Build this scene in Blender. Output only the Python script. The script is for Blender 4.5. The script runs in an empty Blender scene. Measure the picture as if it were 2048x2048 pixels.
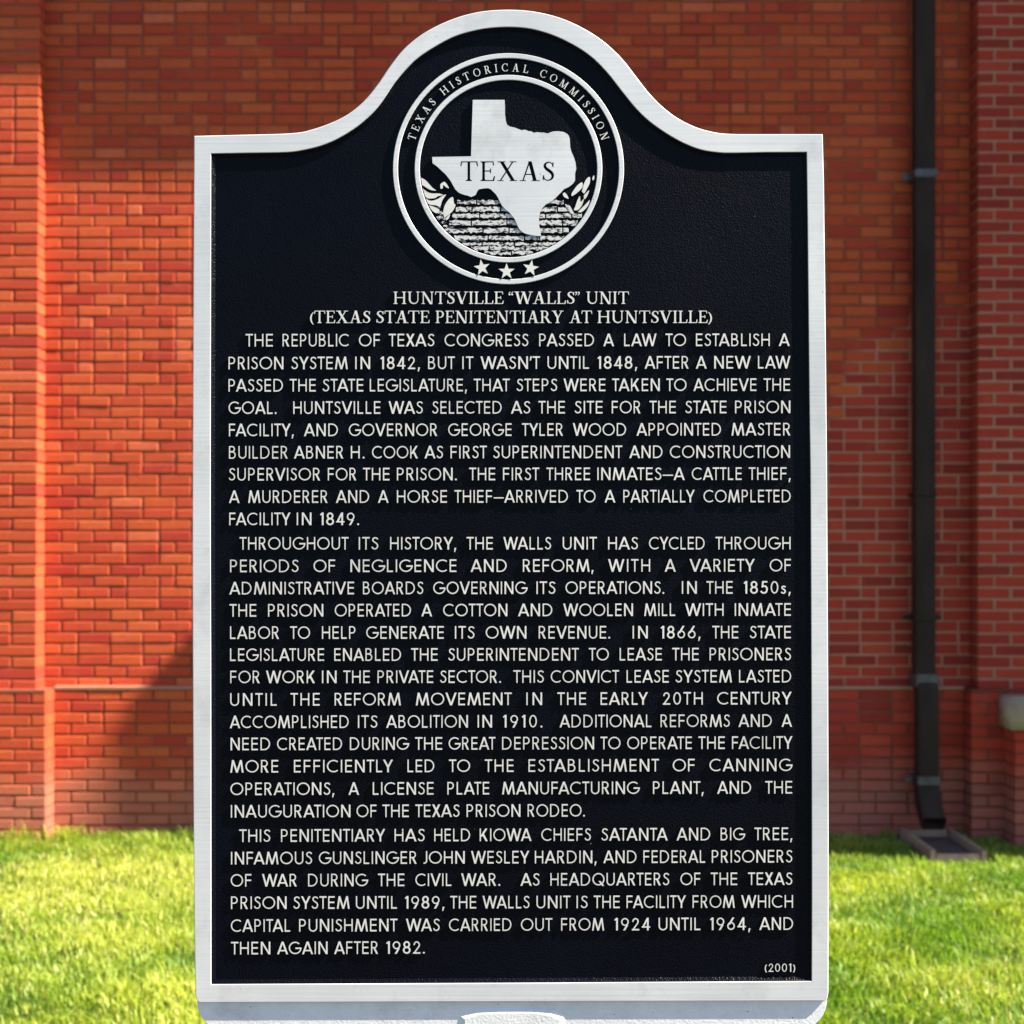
import bpy, bmesh, math, random
import numpy as np
from mathutils import Vector, Matrix
from mathutils.geometry import delaunay_2d_cdt
random.seed(7)
rng = np.random.default_rng(11)
SC = bpy.context.scene
COL = SC.collection
R = math.radians

# ------------------------------------------------------------------ camera, sky, sun, exposure
CAMH = 1.69
cam = bpy.data.cameras.new('camera'); camo = bpy.data.objects.new('camera', cam); COL.objects.link(camo)
camo.location = (0, -1.5, CAMH); camo.rotation_euler = (R(90), 0, 0)
cam.sensor_width = 36; cam.lens = 36 * 2760 / 2048; cam.shift_y = 86 / 2048
cam.clip_start = 0.05; cam.clip_end = 2000
cam.dof.use_dof = True; cam.dof.focus_distance = 1.5; cam.dof.aperture_fstop = 9.5
SC.camera = camo
SUNV = Vector((4.5, -1.0, 5.0)).normalized()
world = bpy.data.worlds.new('World'); SC.world = world; world.use_nodes = True
wn = world.node_tree; bg = wn.nodes['Background']
sky = wn.nodes.new('ShaderNodeTexSky'); sky.sky_type = 'NISHITA'; sky.sun_disc = False
sky.sun_elevation = math.asin(SUNV.z); sky.sun_rotation = math.atan2(SUNV.x, SUNV.y)
sky.dust_density = 0.8; sky.ozone_density = 2.5
wn.links.new(sky.outputs['Color'], bg.inputs['Color']); bg.inputs['Strength'].default_value = 0.048
sun = bpy.data.lights.new('sun', 'SUN'); suno = bpy.data.objects.new('sun', sun); COL.objects.link(suno)
sun.energy = 4.5; sun.angle = R(0.5); sun.color = (1.0, 0.90, 0.70)
suno.rotation_euler = SUNV.to_track_quat('Z', 'Y').to_euler(); suno.location = (8, -3, 12)
SC.view_settings.view_transform = 'Standard'; SC.view_settings.look = 'None'
SC.view_settings.gamma = 1.0; SC.view_settings.use_curve_mapping = False
SC.view_settings.exposure = 2.35

# ------------------------------------------------------------------ helpers
def tag(o, label=None, cat=None, group=None, kind=None):
    if label: o['label'] = label
    if cat: o['category'] = cat
    if group: o['group'] = group
    if kind: o['kind'] = kind
    return o
def empty(name, loc, label, cat):
    o = bpy.data.objects.new(name, None); COL.objects.link(o); o.location = loc
    o.empty_display_size = 0.1
    return tag(o, label, cat)
def link(name, me, mats, parent=None):
    for m in (mats if isinstance(mats, (list, tuple)) else [mats]): me.materials.append(m)
    o = bpy.data.objects.new(name, me); COL.objects.link(o)
    if parent:
        o.parent = parent
        p = parent; off = Vector((0, 0, 0))
        while p: off += p.location; p = p.parent
        o.location = -off          # geometry is authored in world coordinates
    return o
class MB:
    def __init__(s): s.v = []; s.f = []; s.m = []
    def face(s, idx, m=0): s.f.append(idx); s.m.append(m)
    def add(s, pts): b = len(s.v); s.v.extend([tuple(p) for p in pts]); return b
    def box(s, x0, y0, z0, x1, y1, z1, m=0, ch=0.0):
        if ch <= 0:
            b = s.add([(x0,y0,z0),(x1,y0,z0),(x1,y1,z0),(x0,y1,z0),(x0,y0,z1),(x1,y0,z1),(x1,y1,z1),(x0,y1,z1)])
            for q in ((0,3,2,1),(4,5,6,7),(0,1,5,4),(1,2,6,5),(2,3,7,6),(3,0,4,7)): s.face([b+i for i in q], m)
        else:
            bm = bmesh.new(); bmesh.ops.create_cube(bm, size=1)
            for v in bm.verts:
                v.co = Vector(((x0+x1)/2+v.co.x*(x1-x0), (y0+y1)/2+v.co.y*(y1-y0), (z0+z1)/2+v.co.z*(z1-z0)))
            bmesh.ops.bevel(bm, geom=bm.edges[:], offset=ch, segments=2, affect='EDGES')
            bm.verts.index_update()
            b = s.add([v.co for v in bm.verts])
            for f in bm.faces: s.face([b+v.index for v in f.verts], m)
            bm.free()
    def mesh(s, name, smooth=False):
        me = bpy.data.meshes.new(name); me.from_pydata(s.v, [], s.f); me.update()
        me.polygons.foreach_set('material_index', s.m)
        if smooth: me.polygons.foreach_set('use_smooth', [True]*len(s.f))
        return me
    def build(s, name, mats, parent=None, smooth=False): return link(name, s.mesh(name, smooth), mats, parent)

# ------------------------------------------------------------------ materials
def mat(name):
    m = bpy.data.materials.new(name); m.use_nodes = True
    nt = m.node_tree; return m, nt, nt.nodes['Principled BSDF']
def N(nt, t, **kw):
    n = nt.nodes.new(t)
    for k, v in kw.items():
        if k in n.inputs: n.inputs[k].default_value = v
        else: setattr(n, k, v)
    return n
def ramp(nt, stops, src, interp='LINEAR'):
    r = nt.nodes.new('ShaderNodeValToRGB'); r.color_ramp.interpolation = interp
    e = r.color_ramp.elements
    e[0].position, e[0].color = stops[0][0], (*stops[0][1], 1)
    e[1].position, e[1].color = stops[-1][0], (*stops[-1][1], 1)
    for p, c in stops[1:-1]:
        x = e.new(p); x.color = (*c, 1)
    nt.links.new(src, r.inputs['Fac']); return r
def mix(nt, fac, a, b, mode='MIX'):
    n = nt.nodes.new('ShaderNodeMix'); n.data_type = 'RGBA'; n.blend_type = mode
    for s, v in ((n.inputs[0], fac), (n.inputs[6], a), (n.inputs[7], b)):
        if hasattr(v, 'links') or isinstance(v, bpy.types.NodeSocket): nt.links.new(v, s)
        elif isinstance(v, (int, float)): s.default_value = v
        else: s.default_value = (*v, 1)
    return n.outputs[2]
def mth(nt, op, a, b=0.0):
    n = nt.nodes.new('ShaderNodeMath'); n.operation = op
    for i, v in enumerate((a, b)):
        if isinstance(v, bpy.types.NodeSocket): nt.links.new(v, n.inputs[i])
        else: n.inputs[i].default_value = v
    return n.outputs[0]
def objco(nt): return nt.nodes.new('ShaderNodeTexCoord').outputs['Object']
def noise(nt, co, scale, detail=3, rough=0.55):
    n = N(nt, 'ShaderNodeTexNoise', Scale=scale, Detail=detail, Roughness=rough); nt.links.new(co, n.inputs['Vector']); return n.outputs['Fac']
def bump(nt, p, h, strength, dist):
    b = N(nt, 'ShaderNodeBump', Strength=strength, Distance=dist); nt.links.new(h, b.inputs['Height']); nt.links.new(b.outputs['Normal'], p.inputs['Normal'])
def scaled(nt, co, sx, sy, sz):
    m = nt.nodes.new('ShaderNodeMapping'); m.inputs['Scale'].default_value = (sx, sy, sz); nt.links.new(co, m.inputs['Vector']); return m.outputs[0]

def brick_mat(name, stops, pale=0.5):
    m, nt, p = mat(name); co = objco(nt)
    isl = nt.nodes.new('ShaderNodeNewGeometry').outputs['Random Per Island']
    c = ramp(nt, stops, isl, 'CONSTANT').outputs['Color']
    n1 = noise(nt, co, 38, 5, .65); c = mix(nt, mth(nt, 'MULTIPLY', mth(nt, 'SUBTRACT', n1, .42), 1.1), c, (.25, .033, .017))
    n2 = noise(nt, co, 9, 4, .6)
    c = mix(nt, ramp(nt, [(.58, (0,0,0)), (.8, (.22,.22,.22))], n2).outputs['Color'], c, (.56, .13, .06))
    # splash dirt and lime bloom low on the wall, with a ragged upper edge
    sp = nt.nodes.new('ShaderNodeSeparateXYZ'); nt.links.new(co, sp.inputs[0])
    hgt = mth(nt, 'ADD', sp.outputs['Z'], mth(nt, 'MULTIPLY', noise(nt, co, 3.2, 5, .6), -.55))
    c = mix(nt, ramp(nt, [(0.0, (pale,)*3), (.22, (0,0,0))], hgt).outputs['Color'], c, (.30, .15, .11))
    nt.links.new(c, p.inputs['Base Color']); p.inputs['Roughness'].default_value = .88
    p.inputs['Specular IOR Level'].default_value = .25
    bump(nt, p, noise(nt, co, 160, 4, .7), .5, .004)
    return m
BR = [(0, (.40,.053,.019)), (.16, (.44,.070,.021)), (.34, (.37,.043,.017)), (.5, (.41,.059,.019)), (.66, (.46,.080,.026)),
      (.80, (.34,.033,.018)), (.88, (.42,.051,.020)), (.965, (.51,.10,.042)), (.997, (.48,.16,.10))]
BR2 = [(0, (.33,.031,.019)), (.2, (.37,.037,.021)), (.42, (.28,.026,.017)), (.6, (.35,.034,.020)), (.8, (.24,.023,.016)), (.93, (.39,.046,.025))]  # deeper red of the repaired brick, darkened further in place of shade
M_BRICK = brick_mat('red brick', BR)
M_BRICK2 = brick_mat('repointed brick darkened for shade', BR2)
def mortar_mat(name, a, b):
    m, nt, p = mat(name); co = objco(nt)
    c = ramp(nt, [(.35, a), (.62, b)], noise(nt, co, 1.3, 5, .6)).outputs['Color']
    c = mix(nt, mth(nt, 'MULTIPLY', noise(nt, co, 60, 4, .7), .5), c, (.16, .07, .05))
    nt.links.new(c, p.inputs['Base Color']); p.inputs['Roughness'].default_value = .95
    p.inputs['Specular IOR Level'].default_value = .1
    bump(nt, p, noise(nt, co, 220, 3, .7), .6, .003); return m
M_MORTAR = mortar_mat('red tinted mortar', (.15,.032,.020), (.27,.075,.042))
def bay_mortar():          # old red joints, with a repointed area of paler joints low on the right
    m = M_MORTAR.copy(); m.name = 'patched mortar'; nt = m.node_tree; p = nt.nodes['Principled BSDF']; co = objco(nt)
    old = p.inputs['Base Color'].links[0].from_socket
    s_ = nt.nodes.new('ShaderNodeSeparateXYZ'); nt.links.new(co, s_.inputs[0])
    e = mth(nt, 'ADD', mth(nt, 'SUBTRACT', mth(nt, 'MULTIPLY', s_.outputs['X'], .9), s_.outputs['Z']), mth(nt, 'MULTIPLY', noise(nt, co, 1.6, 5, .6), 1.6))
    fac = ramp(nt, [(.45, (0,0,0)), (.62, (1,1,1))], mth(nt, 'ADD', e, .55)).outputs['Color']
    nt.links.new(mix(nt, fac, old, (.37,.17,.115)), p.inputs['Base Color']); return m
M_MORTAR_BAY = bay_mortar()
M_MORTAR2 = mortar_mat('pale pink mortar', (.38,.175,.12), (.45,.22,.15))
def texbrick():
    m, nt, p = mat('plain brickwork'); co = objco(nt)
    b = N(nt, 'ShaderNodeTexBrick', Scale=1.0); b.inputs['Brick Width'].default_value = .2; b.inputs['Row Height'].default_value = .068
    b.inputs['Mortar Size'].default_value = .006
    b.inputs['Color1'].default_value = (.48,.08,.03,1); b.inputs['Color2'].default_value = (.38,.06,.03,1); b.inputs['Mortar'].default_value = (.42,.2,.14,1)
    s = nt.nodes.new('ShaderNodeSeparateXYZ'); nt.links.new(co, s.inputs[0]); c = nt.nodes.new('ShaderNodeCombineXYZ')
    nt.links.new(mth(nt, 'ADD', s.outputs['X'], s.outputs['Y']), c.inputs['X']); nt.links.new(s.outputs['Z'], c.inputs['Y'])
    nt.links.new(c.outputs[0], b.inputs['Vector']); nt.links.new(b.outputs['Color'], p.inputs['Base Color']); p.inputs['Roughness'].default_value = .9
    return m
M_TEXBRICK = texbrick()
def stone_mat(name, a, b, sc=14):
    m, nt, p = mat(name); co = objco(nt)
    c = ramp(nt, [(.3, a), (.7, b)], noise(nt, co, sc, 6, .65)).outputs['Color']
    nt.links.new(c, p.inputs['Base Color']); p.inputs['Roughness'].default_value = .9
    bump(nt, p, noise(nt, co, 90, 4, .7), .4, .004); return m
M_CAP = stone_mat('weathered cap stone', (.30,.205,.15), (.43,.31,.235))
M_CONC = stone_mat('splash block concrete', (.24,.155,.10), (.38,.26,.17), 20)
M_DIRT = stone_mat('damp silt', (.045,.032,.026), (.11,.08,.065), 18)
M_CORN = stone_mat('cornice stone', (.4,.34,.28), (.5,.44,.36), 6)
def pipe_mat():
    m, nt, p = mat('dark brown painted metal'); co = objco(nt)
    c = ramp(nt, [(.3, (.022,.014,.012)), (.75, (.040,.025,.021))], noise(nt, scaled(nt, co, 1, 1, .25), 9, 5, .6)).outputs['Color']
    nt.links.new(c, p.inputs['Base Color']); p.inputs['Roughness'].default_value = .75; p.inputs['Specular IOR Level'].default_value = .12; return m
M_PIPE = pipe_mat()
m, nt, p = mat('grey galvanised strap'); p.inputs['Base Color'].default_value = (.12,.115,.125,1); p.inputs['Roughness'].default_value = .45; p.inputs['Metallic'].default_value = .4
nt.links.new(ramp(nt, [(.3, (.055,.048,.055)), (.7, (.095,.085,.092))], noise(nt, objco(nt), 25)).outputs['Color'], p.inputs['Base Color']); M_STRAP = m
m.node_tree.nodes['Principled BSDF'].inputs['Specular IOR Level'].default_value = .3

def metal_mat(name, lo, hi, streak=(3, 3, 420), rough=.42, metallic=.15, pebble=0.0, bumpst=.12):
    m, nt, p = mat(name); co = objco(nt)
    st = noise(nt, scaled(nt, co, *streak), 1.0, 3, .6)
    big = noise(nt, co, 5.0, 4, .55)
    c = ramp(nt, [(.3, lo), (.7, hi)], mth(nt, 'ADD', mth(nt, 'MULTIPLY', st, .38), mth(nt, 'MULTIPLY', big, .62))).outputs['Color']
    gr = noise(nt, co, 17, 6, .7)                                 # dull oxidised patches and pits
    c = mix(nt, ramp(nt, [(.52, (0,0,0)), (.72, (.42,.42,.42))], gr).outputs['Color'], c, (.25,.25,.26))
    pit = noise(nt, co, 310, 1, .5)
    c = mix(nt, ramp(nt, [(.775, (0,0,0)), (.80, (.8,.8,.8))], pit).outputs['Color'], c, (.06,.06,.07))
    sc = noise(nt, scaled(nt, co, 160, 30, 60), 1.0, 2, .5)      # scuffs
    c = mix(nt, ramp(nt, [(.74, (0,0,0)), (.80, (.5,.5,.5))], sc).outputs['Color'], c, (.16,.16,.17))
    nt.links.new(c, p.inputs['Base Color']); p.inputs['Roughness'].default_value = rough; p.inputs['Metallic'].default_value = metallic
    if pebble:
        v = N(nt, 'ShaderNodeTexVoronoi', Scale=pebble); v.feature = 'SMOOTH_F1'; nt.links.new(co, v.inputs['Vector']); bump(nt, p, v.outputs['Distance'], .18, .0012)
    else: bump(nt, p, st, bumpst, .0006)
    return m
M_FRAME = metal_mat('brushed aluminium', (.36,.375,.41), (.58,.585,.61))
M_LETTER = metal_mat('pale raised lettering', (.46,.455,.455), (.56,.555,.55), (200,200,200), .5, .1)
M_PLATE = metal_mat('pebbled cast aluminium', (.50,.51,.54), (.64,.65,.68), (60,60,60), .45, .15, 430)
def panel_mat(name, pebble):
    m, nt, p = mat(name); co = objco(nt)
    c = ramp(nt, [(.3, (.0006,.0008,.0027)), (.7, (.0010,.0014,.0046))], noise(nt, co, 7, 4, .6)).outputs['Color']
    dust = noise(nt, co, 260, 2, .5)
    sparse = mth(nt, 'MULTIPLY', dust, mth(nt, 'ADD', mth(nt, 'MULTIPLY', noise(nt, co, 9, 3), .3), .85))
    c = mix(nt, ramp(nt, [(.785, (0,0,0)), (.83, (.7,.7,.7))], sparse).outputs['Color'], c, (.35,.34,.32))
    nt.links.new(c, p.inputs['Base Color']); p.inputs['Specular IOR Level'].default_value = .075
    rr = ramp(nt, [(.3, (.30,)*3), (.7, (.40,)*3)], noise(nt, co, 4, 4, .6)).outputs['Color']; nt.links.new(rr, p.inputs['Roughness'])
    v = N(nt, 'ShaderNodeTexVoronoi', Scale=pebble); v.feature = 'SMOOTH_F1'; nt.links.new(co, v.inputs['Vector'])
    h = mth(nt, 'ADD', v.outputs['Distance'], mth(nt, 'MULTIPLY', noise(nt, co, 90, 3), .6)); bump(nt, p, h, .5, .0012)
    return m
M_PANEL = panel_mat('dark navy pebbled paint', 620)
def relief_mat():
    m, nt, p = mat('worn silver relief'); co = objco(nt)
    n1 = noise(nt, scaled(nt, co, 190, 190, 420), 1.0, 3, .7)
    c = ramp(nt, [(.50, (.44,.44,.46)), (.58, (.008,.009,.016))], n1).outputs['Color']
    nt.links.new(c, p.inputs['Base Color']); p.inputs['Roughness'].default_value = .5; bump(nt, p, n1, -.6, .001); return m
M_RELIEF = relief_mat()

# ------------------------------------------------------------------ ground and lawn
WY = 6.83                       # front plane of the recessed wall
def lawn_mat():
    m, nt, p = mat('lawn soil and thatch'); co = objco(nt)
    c = ramp(nt, [(.3, (.030,.055,.010)), (.55, (.055,.085,.016)), (.75, (.10,.095,.035))], noise(nt, co, 5, 7, .65)).outputs['Color']
    c = mix(nt, mth(nt, 'MULTIPLY', noise(nt, co, 130, 3, .7), .6), c, (.04,.075,.01))
    nt.links.new(c, p.inputs['Base Color']); p.inputs['Roughness'].default_value = 1.0; p.inputs['Specular IOR Level'].default_value = .05
    bump(nt, p, noise(nt, co, 60, 4, .7), .8, .02); return m
g = MB(); b = g.add([(-400,-400,0),(400,-400,0),(400,400,0),(-400,400,0)]); g.face([b,b+1,b+2,b+3])
tag(g.build('lawn', lawn_mat()), kind='structure')

def bounce_sheet_mat():
    m, nt, p = mat('bounce_sheet_mat'); co = objco(nt)
    nt.links.new(ramp(nt, [(.3, (.04,.04,.042)), (.7, (.075,.074,.073))], noise(nt, co, 90, 4, .7)).outputs['Color'], p.inputs['Base Color'])
    p.inputs['Roughness'].default_value = .9; bump(nt, p, noise(nt, co, 300, 3), .4, .004); return m
g = MB(); b = g.add([(-60,-7,.004),(60,-7,.004),(60,1.1,.004),(-60,1.1,.004)]); g.face([b,b+1,b+2,b+3])
tag(g.build('path', bounce_sheet_mat()), kind='structure')  # unseen dark sheet added to cut the lawn's green bounce light

def grass():
    n = 260000
    x = rng.uniform(-3.9, 4.3, n); y = 2.6 + (WY - .03 - 2.6) * rng.uniform(0, 1, n)**1.05
    # keep the splash block and low wall free
    keep = ~((x > 2.28) & (x < 2.64) & (y > 6.0)) & ~((x > 2.86) & (y > 6.43)) & ~((y > WY-.06) ) & ~((abs(x) > 2.70) & (abs(x) < 3.62) & (y > WY-.2))
    x, y = x[keep], y[keep]; n = len(x)
    def vn(px, py, f, s):
        r = np.random.default_rng(s); k = r.uniform(-1, 1, (14, 2)) * f; ph = r.uniform(0, 6.28, 14)
        return sum(np.sin(px*k[i,0] + py*k[i,1] + ph[i]) for i in range(14)) / 3.7
    patch = vn(x, y, 9, 1); fine = vn(x, y, 26, 2); dry = vn(x, y, 5, 3)
    h = .024 + .012*np.clip(patch+.5, 0, 2) + .010*np.clip(fine, 0, 2) + rng.uniform(0, .018, n)
    h *= np.where((y > WY-.30) & (vn(x, y, 14, 8) > -.1), rng.uniform(1.0, 2.1, n), 1)
    h *= np.where(rng.uniform(0, 1, n) < .05, 1.5, 1)
    keep2 = rng.uniform(0, 1, n) < np.clip(.72 + .35*fine, .3, 1); x, y, h, patch, dry, fine = [a[keep2] for a in (x, y, h, patch, dry, fine)]; n = len(x)
    a = rng.uniform(0, 6.283, n) + 0; lean = rng.uniform(.15, 1.0, n) * h; la = rng.uniform(0, 6.283, n)*.7 + vn(x, y, 6, 5)*2.2
    w = rng.uniform(.0018, .0042, n)
    dx, dy = np.cos(a)*w, np.sin(a)*w; lx, ly = np.cos(la)*lean, np.sin(la)*lean
    V = np.zeros((n, 5, 3))
    V[:,0] = np.stack([x-dx, y-dy, np.zeros(n)-.004], 1); V[:,1] = np.stack([x+dx, y+dy, np.zeros(n)-.004], 1)
    V[:,2] = np.stack([x+dx*.8+lx*.35, y+dy*.8+ly*.35, h*.62], 1); V[:,3] = np.stack([x-dx*.8+lx*.35, y-dy*.8+ly*.35, h*.62], 1)
    V[:,4] = np.stack([x+lx, y+ly, h*(1-.25*lean/h)], 1)
    me = bpy.data.meshes.new('grass'); me.vertices.add(n*5); me.vertices.foreach_set('co', V.reshape(-1))
    base = (np.arange(n)*5)[:,None]
    loops = np.concatenate([base+[0,1,2,3], base+[3,2,4]], 1).reshape(-1)
    me.loops.add(n*7); me.loops.foreach_set('vertex_index', loops.astype(np.int32))
    me.polygons.add(n*2)
    st = np.stack([np.arange(n)*7, np.arange(n)*7+4], 1).reshape(-1); me.polygons.foreach_set('loop_start', st.astype(np.int32))
    me.update(calc_edges=True)
    t = np.clip(.44 + .20*patch + .20*dry + .10*fine + rng.normal(0, .14, n), 0, 1)
    green = np.array([.12,.24,.022]); lime = np.array([.41,.45,.065]); straw = np.array([.62,.56,.22])
    c = green[None]*(1-t[:,None]) + lime[None]*t[:,None]
    isdry = rng.uniform(0, 1, n) < np.clip(.07 + .07*dry, .01, .3); c[isdry] = straw * rng.uniform(.7, 1.1, (isdry.sum(), 1))
    C = np.ones((n, 5, 4)); C[:,:,:3] = c[:,None,:]
    ca = me.color_attributes.new('tint', 'FLOAT_COLOR', 'POINT'); ca.data.foreach_set('color', C.reshape(-1))
    m, nt, p = mat('grass blades'); at = nt.nodes.new('ShaderNodeAttribute'); at.attribute_name = 'tint'
    nt.links.new(at.outputs['Color'], p.inputs['Base Color']); p.inputs['Roughness'].default_value = .45; p.inputs['Specular IOR Level'].default_value = .35
    tr = nt.nodes.new('ShaderNodeBsdfTranslucent'); nt.links.new(mix(nt, 1.0, at.outputs['Color'], (1.1,1.15,.6), 'MULTIPLY'), tr.inputs['Color'])
    mx = nt.nodes.new('ShaderNodeMixShader'); mx.inputs[0].default_value = .5
    nt.links.new(p.outputs[0], mx.inputs[1]); nt.links.new(tr.outputs[0], mx.inputs[2]); nt.links.new(mx.outputs[0], nt.nodes['Material Output'].inputs['Surface'])
    tag(link('grass', me, m), 'short sunlit green lawn grass in front of the brick wall', 'grass', kind='stuff')
grass()

# ------------------------------------------------------------------ brick building
building = empty('brick_building', (0, WY, 0), 'large red brick building with pilasters, plinth and shaded right side', 'building')
COURSE = .068; JOINT = .012
def brick(mb, x0, z0, x1, z1, yf, yb, m=0, jit=1.0, c=.004):
    j = lambda a: random.gauss(0, a*jit)
    yf += j(.0010); tl = j(.0008)
    x0 += j(.0012); x1 += j(.0012); z0 += j(.0009); z1 += j(.0009)
    s = [j(.0011) for _ in range(4)]
    f = [(x0+c,yf,z0+c+s[0]),(x1-c,yf+tl,z0+c+s[1]),(x1-c,yf+tl,z1-c+s[2]),(x0+c,yf,z1-c+s[3])]
    mid = [(x0,yf+c,z0+s[0]),(x1,yf+c,z0+s[1]),(x1,yf+c,z1+s[2]),(x0,yf+c,z1+s[3])]
    bk = [(x0,yb,z0),(x1,yb,z0),(x1,yb,z1),(x0,yb,z1)]
    b = mb.add(f+mid+bk)
    mb.face([b,b+1,b+2,b+3], m)
    for k in range(4):
        n = (k+1) % 4
        mb.face([b+k,b+4+k,b+4+n,b+n], m); mb.face([b+4+k,b+8+k,b+8+n,b+4+n], m)
def course(mb, x0, x1, z, yf, yb, hp, off, closed=True, jit=1.0, m=0, S=.197, patch=False):
    x = x0 + (0 if closed else -random.uniform(0, .19)); first = True
    while x < x1 - .02:
        L = (S/2 if random.random() < hp else S) if not (first and off) else S/2
        first = False
        e = min(x+L, x1) if x1-(x+L) > .05 else x1
        a = max(x, x0)
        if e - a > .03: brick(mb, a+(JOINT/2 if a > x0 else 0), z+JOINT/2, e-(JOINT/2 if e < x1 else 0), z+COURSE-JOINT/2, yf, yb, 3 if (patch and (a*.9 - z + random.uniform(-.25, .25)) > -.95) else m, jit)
        x = e
def field(mb, x0, x1, z0, z1, yf, yb, hp, mortar_in=.005, jit=1.0, S=.197, ends=0.0, patch=False):
    n = int(round((z1-z0)/COURSE))
    for r in range(n):
        z = z0 + r*COURSE
        course(mb, x0, x1, z, yf, yb, hp(z) if callable(hp) else hp, r % 2, True, jit, 0, S, patch)
    mb.box(x0+ends, yf+mortar_in, z0, x1-ends, yb-.001, z0+n*COURSE, 1)
PLZ = 13*COURSE                # top of the plinth, 0.884
ZT = PLZ + 68*COURSE
# recessed bay between the pilasters
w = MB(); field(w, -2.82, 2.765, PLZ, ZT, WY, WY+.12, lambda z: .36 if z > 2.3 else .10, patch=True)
w.box(-9, WY+.13, 0, 9, WY+.45, 8.6, 2)
field(w, -5.6, -3.56, PLZ, ZT, WY, WY+.12, .2)
field(w, 3.53, 4.6, PLZ, ZT, WY, WY+.12, .1)
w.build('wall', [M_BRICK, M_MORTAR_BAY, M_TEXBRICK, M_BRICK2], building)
# pilasters (the left one leans very slightly outward towards its foot)
def pilaster(x0, x1, dep0, dep1, mats, hp, lean=0.0, mi=.005, jit=1.0):
    w = MB(); field(w, x0, x1, PLZ, ZT, WY-dep0, WY+.12, hp, mi, jit, ends=.004)
    for i, v in enumerate(w.v):
        k = (v[2]-PLZ)/(ZT-PLZ)
        if v[1] < WY: w.v[i] = (v[0] + lean*k*(1 if v[0] > (x0+x1)/2 else 0), v[1] + (dep0-dep1)*k, v[2])
    return w.build('pilaster', mats, building)
pilaster(-3.56, -2.822, .15, .105, [M_BRICK, M_MORTAR], .12, .012)
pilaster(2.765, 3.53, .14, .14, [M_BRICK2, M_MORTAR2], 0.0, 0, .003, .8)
# plinth
PD = .055
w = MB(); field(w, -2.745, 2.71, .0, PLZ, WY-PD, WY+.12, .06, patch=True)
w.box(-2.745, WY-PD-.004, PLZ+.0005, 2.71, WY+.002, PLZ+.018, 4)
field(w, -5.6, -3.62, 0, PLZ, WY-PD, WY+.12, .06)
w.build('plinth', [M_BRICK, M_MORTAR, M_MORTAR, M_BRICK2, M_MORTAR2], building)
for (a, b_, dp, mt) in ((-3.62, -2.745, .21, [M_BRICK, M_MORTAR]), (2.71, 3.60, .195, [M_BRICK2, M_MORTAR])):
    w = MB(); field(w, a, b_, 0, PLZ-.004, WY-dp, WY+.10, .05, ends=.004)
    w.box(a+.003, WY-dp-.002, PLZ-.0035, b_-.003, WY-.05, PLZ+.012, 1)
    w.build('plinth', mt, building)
# cornice overhead and the projecting wing on the right, both beyond the frame: they cast the wall's shade
c = MB(); E = .83; HE = 3.95 + E*5.0
c.box(-9, WY-E, HE, 9, WY+.5, HE+.28, 0, .01); c.box(-9, WY-E*.55, HE-.22, 9, WY+.45, HE-.003, 0, .01)
c.build('cornice', M_CORN, building)
XW, L = 4.55, 1.62; HW = .50 + (L-.055)*5.0
w = MB(); w.box(XW, WY-1.12, 0, 9, WY-.001, 4.6); w.box(XW, WY-L, 4.602, 9, WY-.001, HW); w.build('wing_wall', M_TEXBRICK, building)
c = MB(); c.box(XW+.02, WY-L+.02, HW+.002, 9, WY-.002, HW+.12); c.build('wing_roof', M_CORN, building)

# ------------------------------------------------------------------ low wall with cap stone
lw = empty('low_wall', (3.3, WY-.3, 0), 'low brick wall with rounded pale stone cap at far right beside the pilaster', 'wall')
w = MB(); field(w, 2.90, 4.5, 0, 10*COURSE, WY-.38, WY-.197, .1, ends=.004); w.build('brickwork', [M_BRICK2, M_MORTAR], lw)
c = MB(); c.box(2.865, WY-.42, .683, 4.52, WY-.199, .872, 0, .009); c.build('cap_stone', M_CAP, lw, True)

# ------------------------------------------------------------------ downspout and splash block
ds = empty('downspout', (2.455, WY-.1, 0), 'dark brown square metal downspout fixed to the brick wall beside the right pilaster', 'drainpipe')
PX, PWD, PDP = 2.455, .122, .088
def sweep(path, wd, dp):           # rectangular tube along a path in the y-z plane with rounded corners
    m_ = MB(); rows = []
    r = .014; prof = []
    for cx, cy, a0 in ((wd/2-r, dp/2-r, 0), (-wd/2+r, dp/2-r, 90), (-wd/2+r, -dp/2+r, 180), (wd/2-r, -dp/2+r, 270)):
        for k in range(4): a = R(a0+k*30); prof.append((cx+r*math.cos(a), cy+r*math.sin(a)))
    pts = [Vector((0, y, z)) for y, z in path]
    for i, q in enumerate(pts):
        d = (pts[min(i+1, len(pts)-1)] - pts[max(i-1, 0)]).normalized(); nrm = Vector((0, d.z, -d.y))
        rows.append(m_.add([Vector((PX+u, 0, 0)) + q + nrm*v for u, v in prof]))
    k = len(prof)
    for a, b2 in zip(rows, rows[1:]):
        for i in range(k): m_.face([a+i, a+(i+1) % k, b2+(i+1) % k, b2+i])
    return m_, rows, k
yp = WY - .055 - PDP/2
m_, rows, k = sweep([(yp, 8.0), (yp, 4.0), (yp, 2.1), (yp, .985)], PWD, PDP); m_.build('pipe', M_PIPE, ds, True)
m_, rows, k = sweep([(yp, .995), (yp-.02, .955), (yp-.05, .90), (yp-.06, .86), (yp-.06, .50), (yp-.06, .36)], PWD*1.04, PDP*1.04); m_.build('pipe', M_PIPE, ds, True)
m_, rows, k = sweep([(yp-.06, .375), (yp-.062, .31), (yp-.085, .235), (yp-.15, .165), (yp-.205, .125)], PWD*1.10, PDP*1.10); m_.build('elbow', M_PIPE, ds, True)
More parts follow.
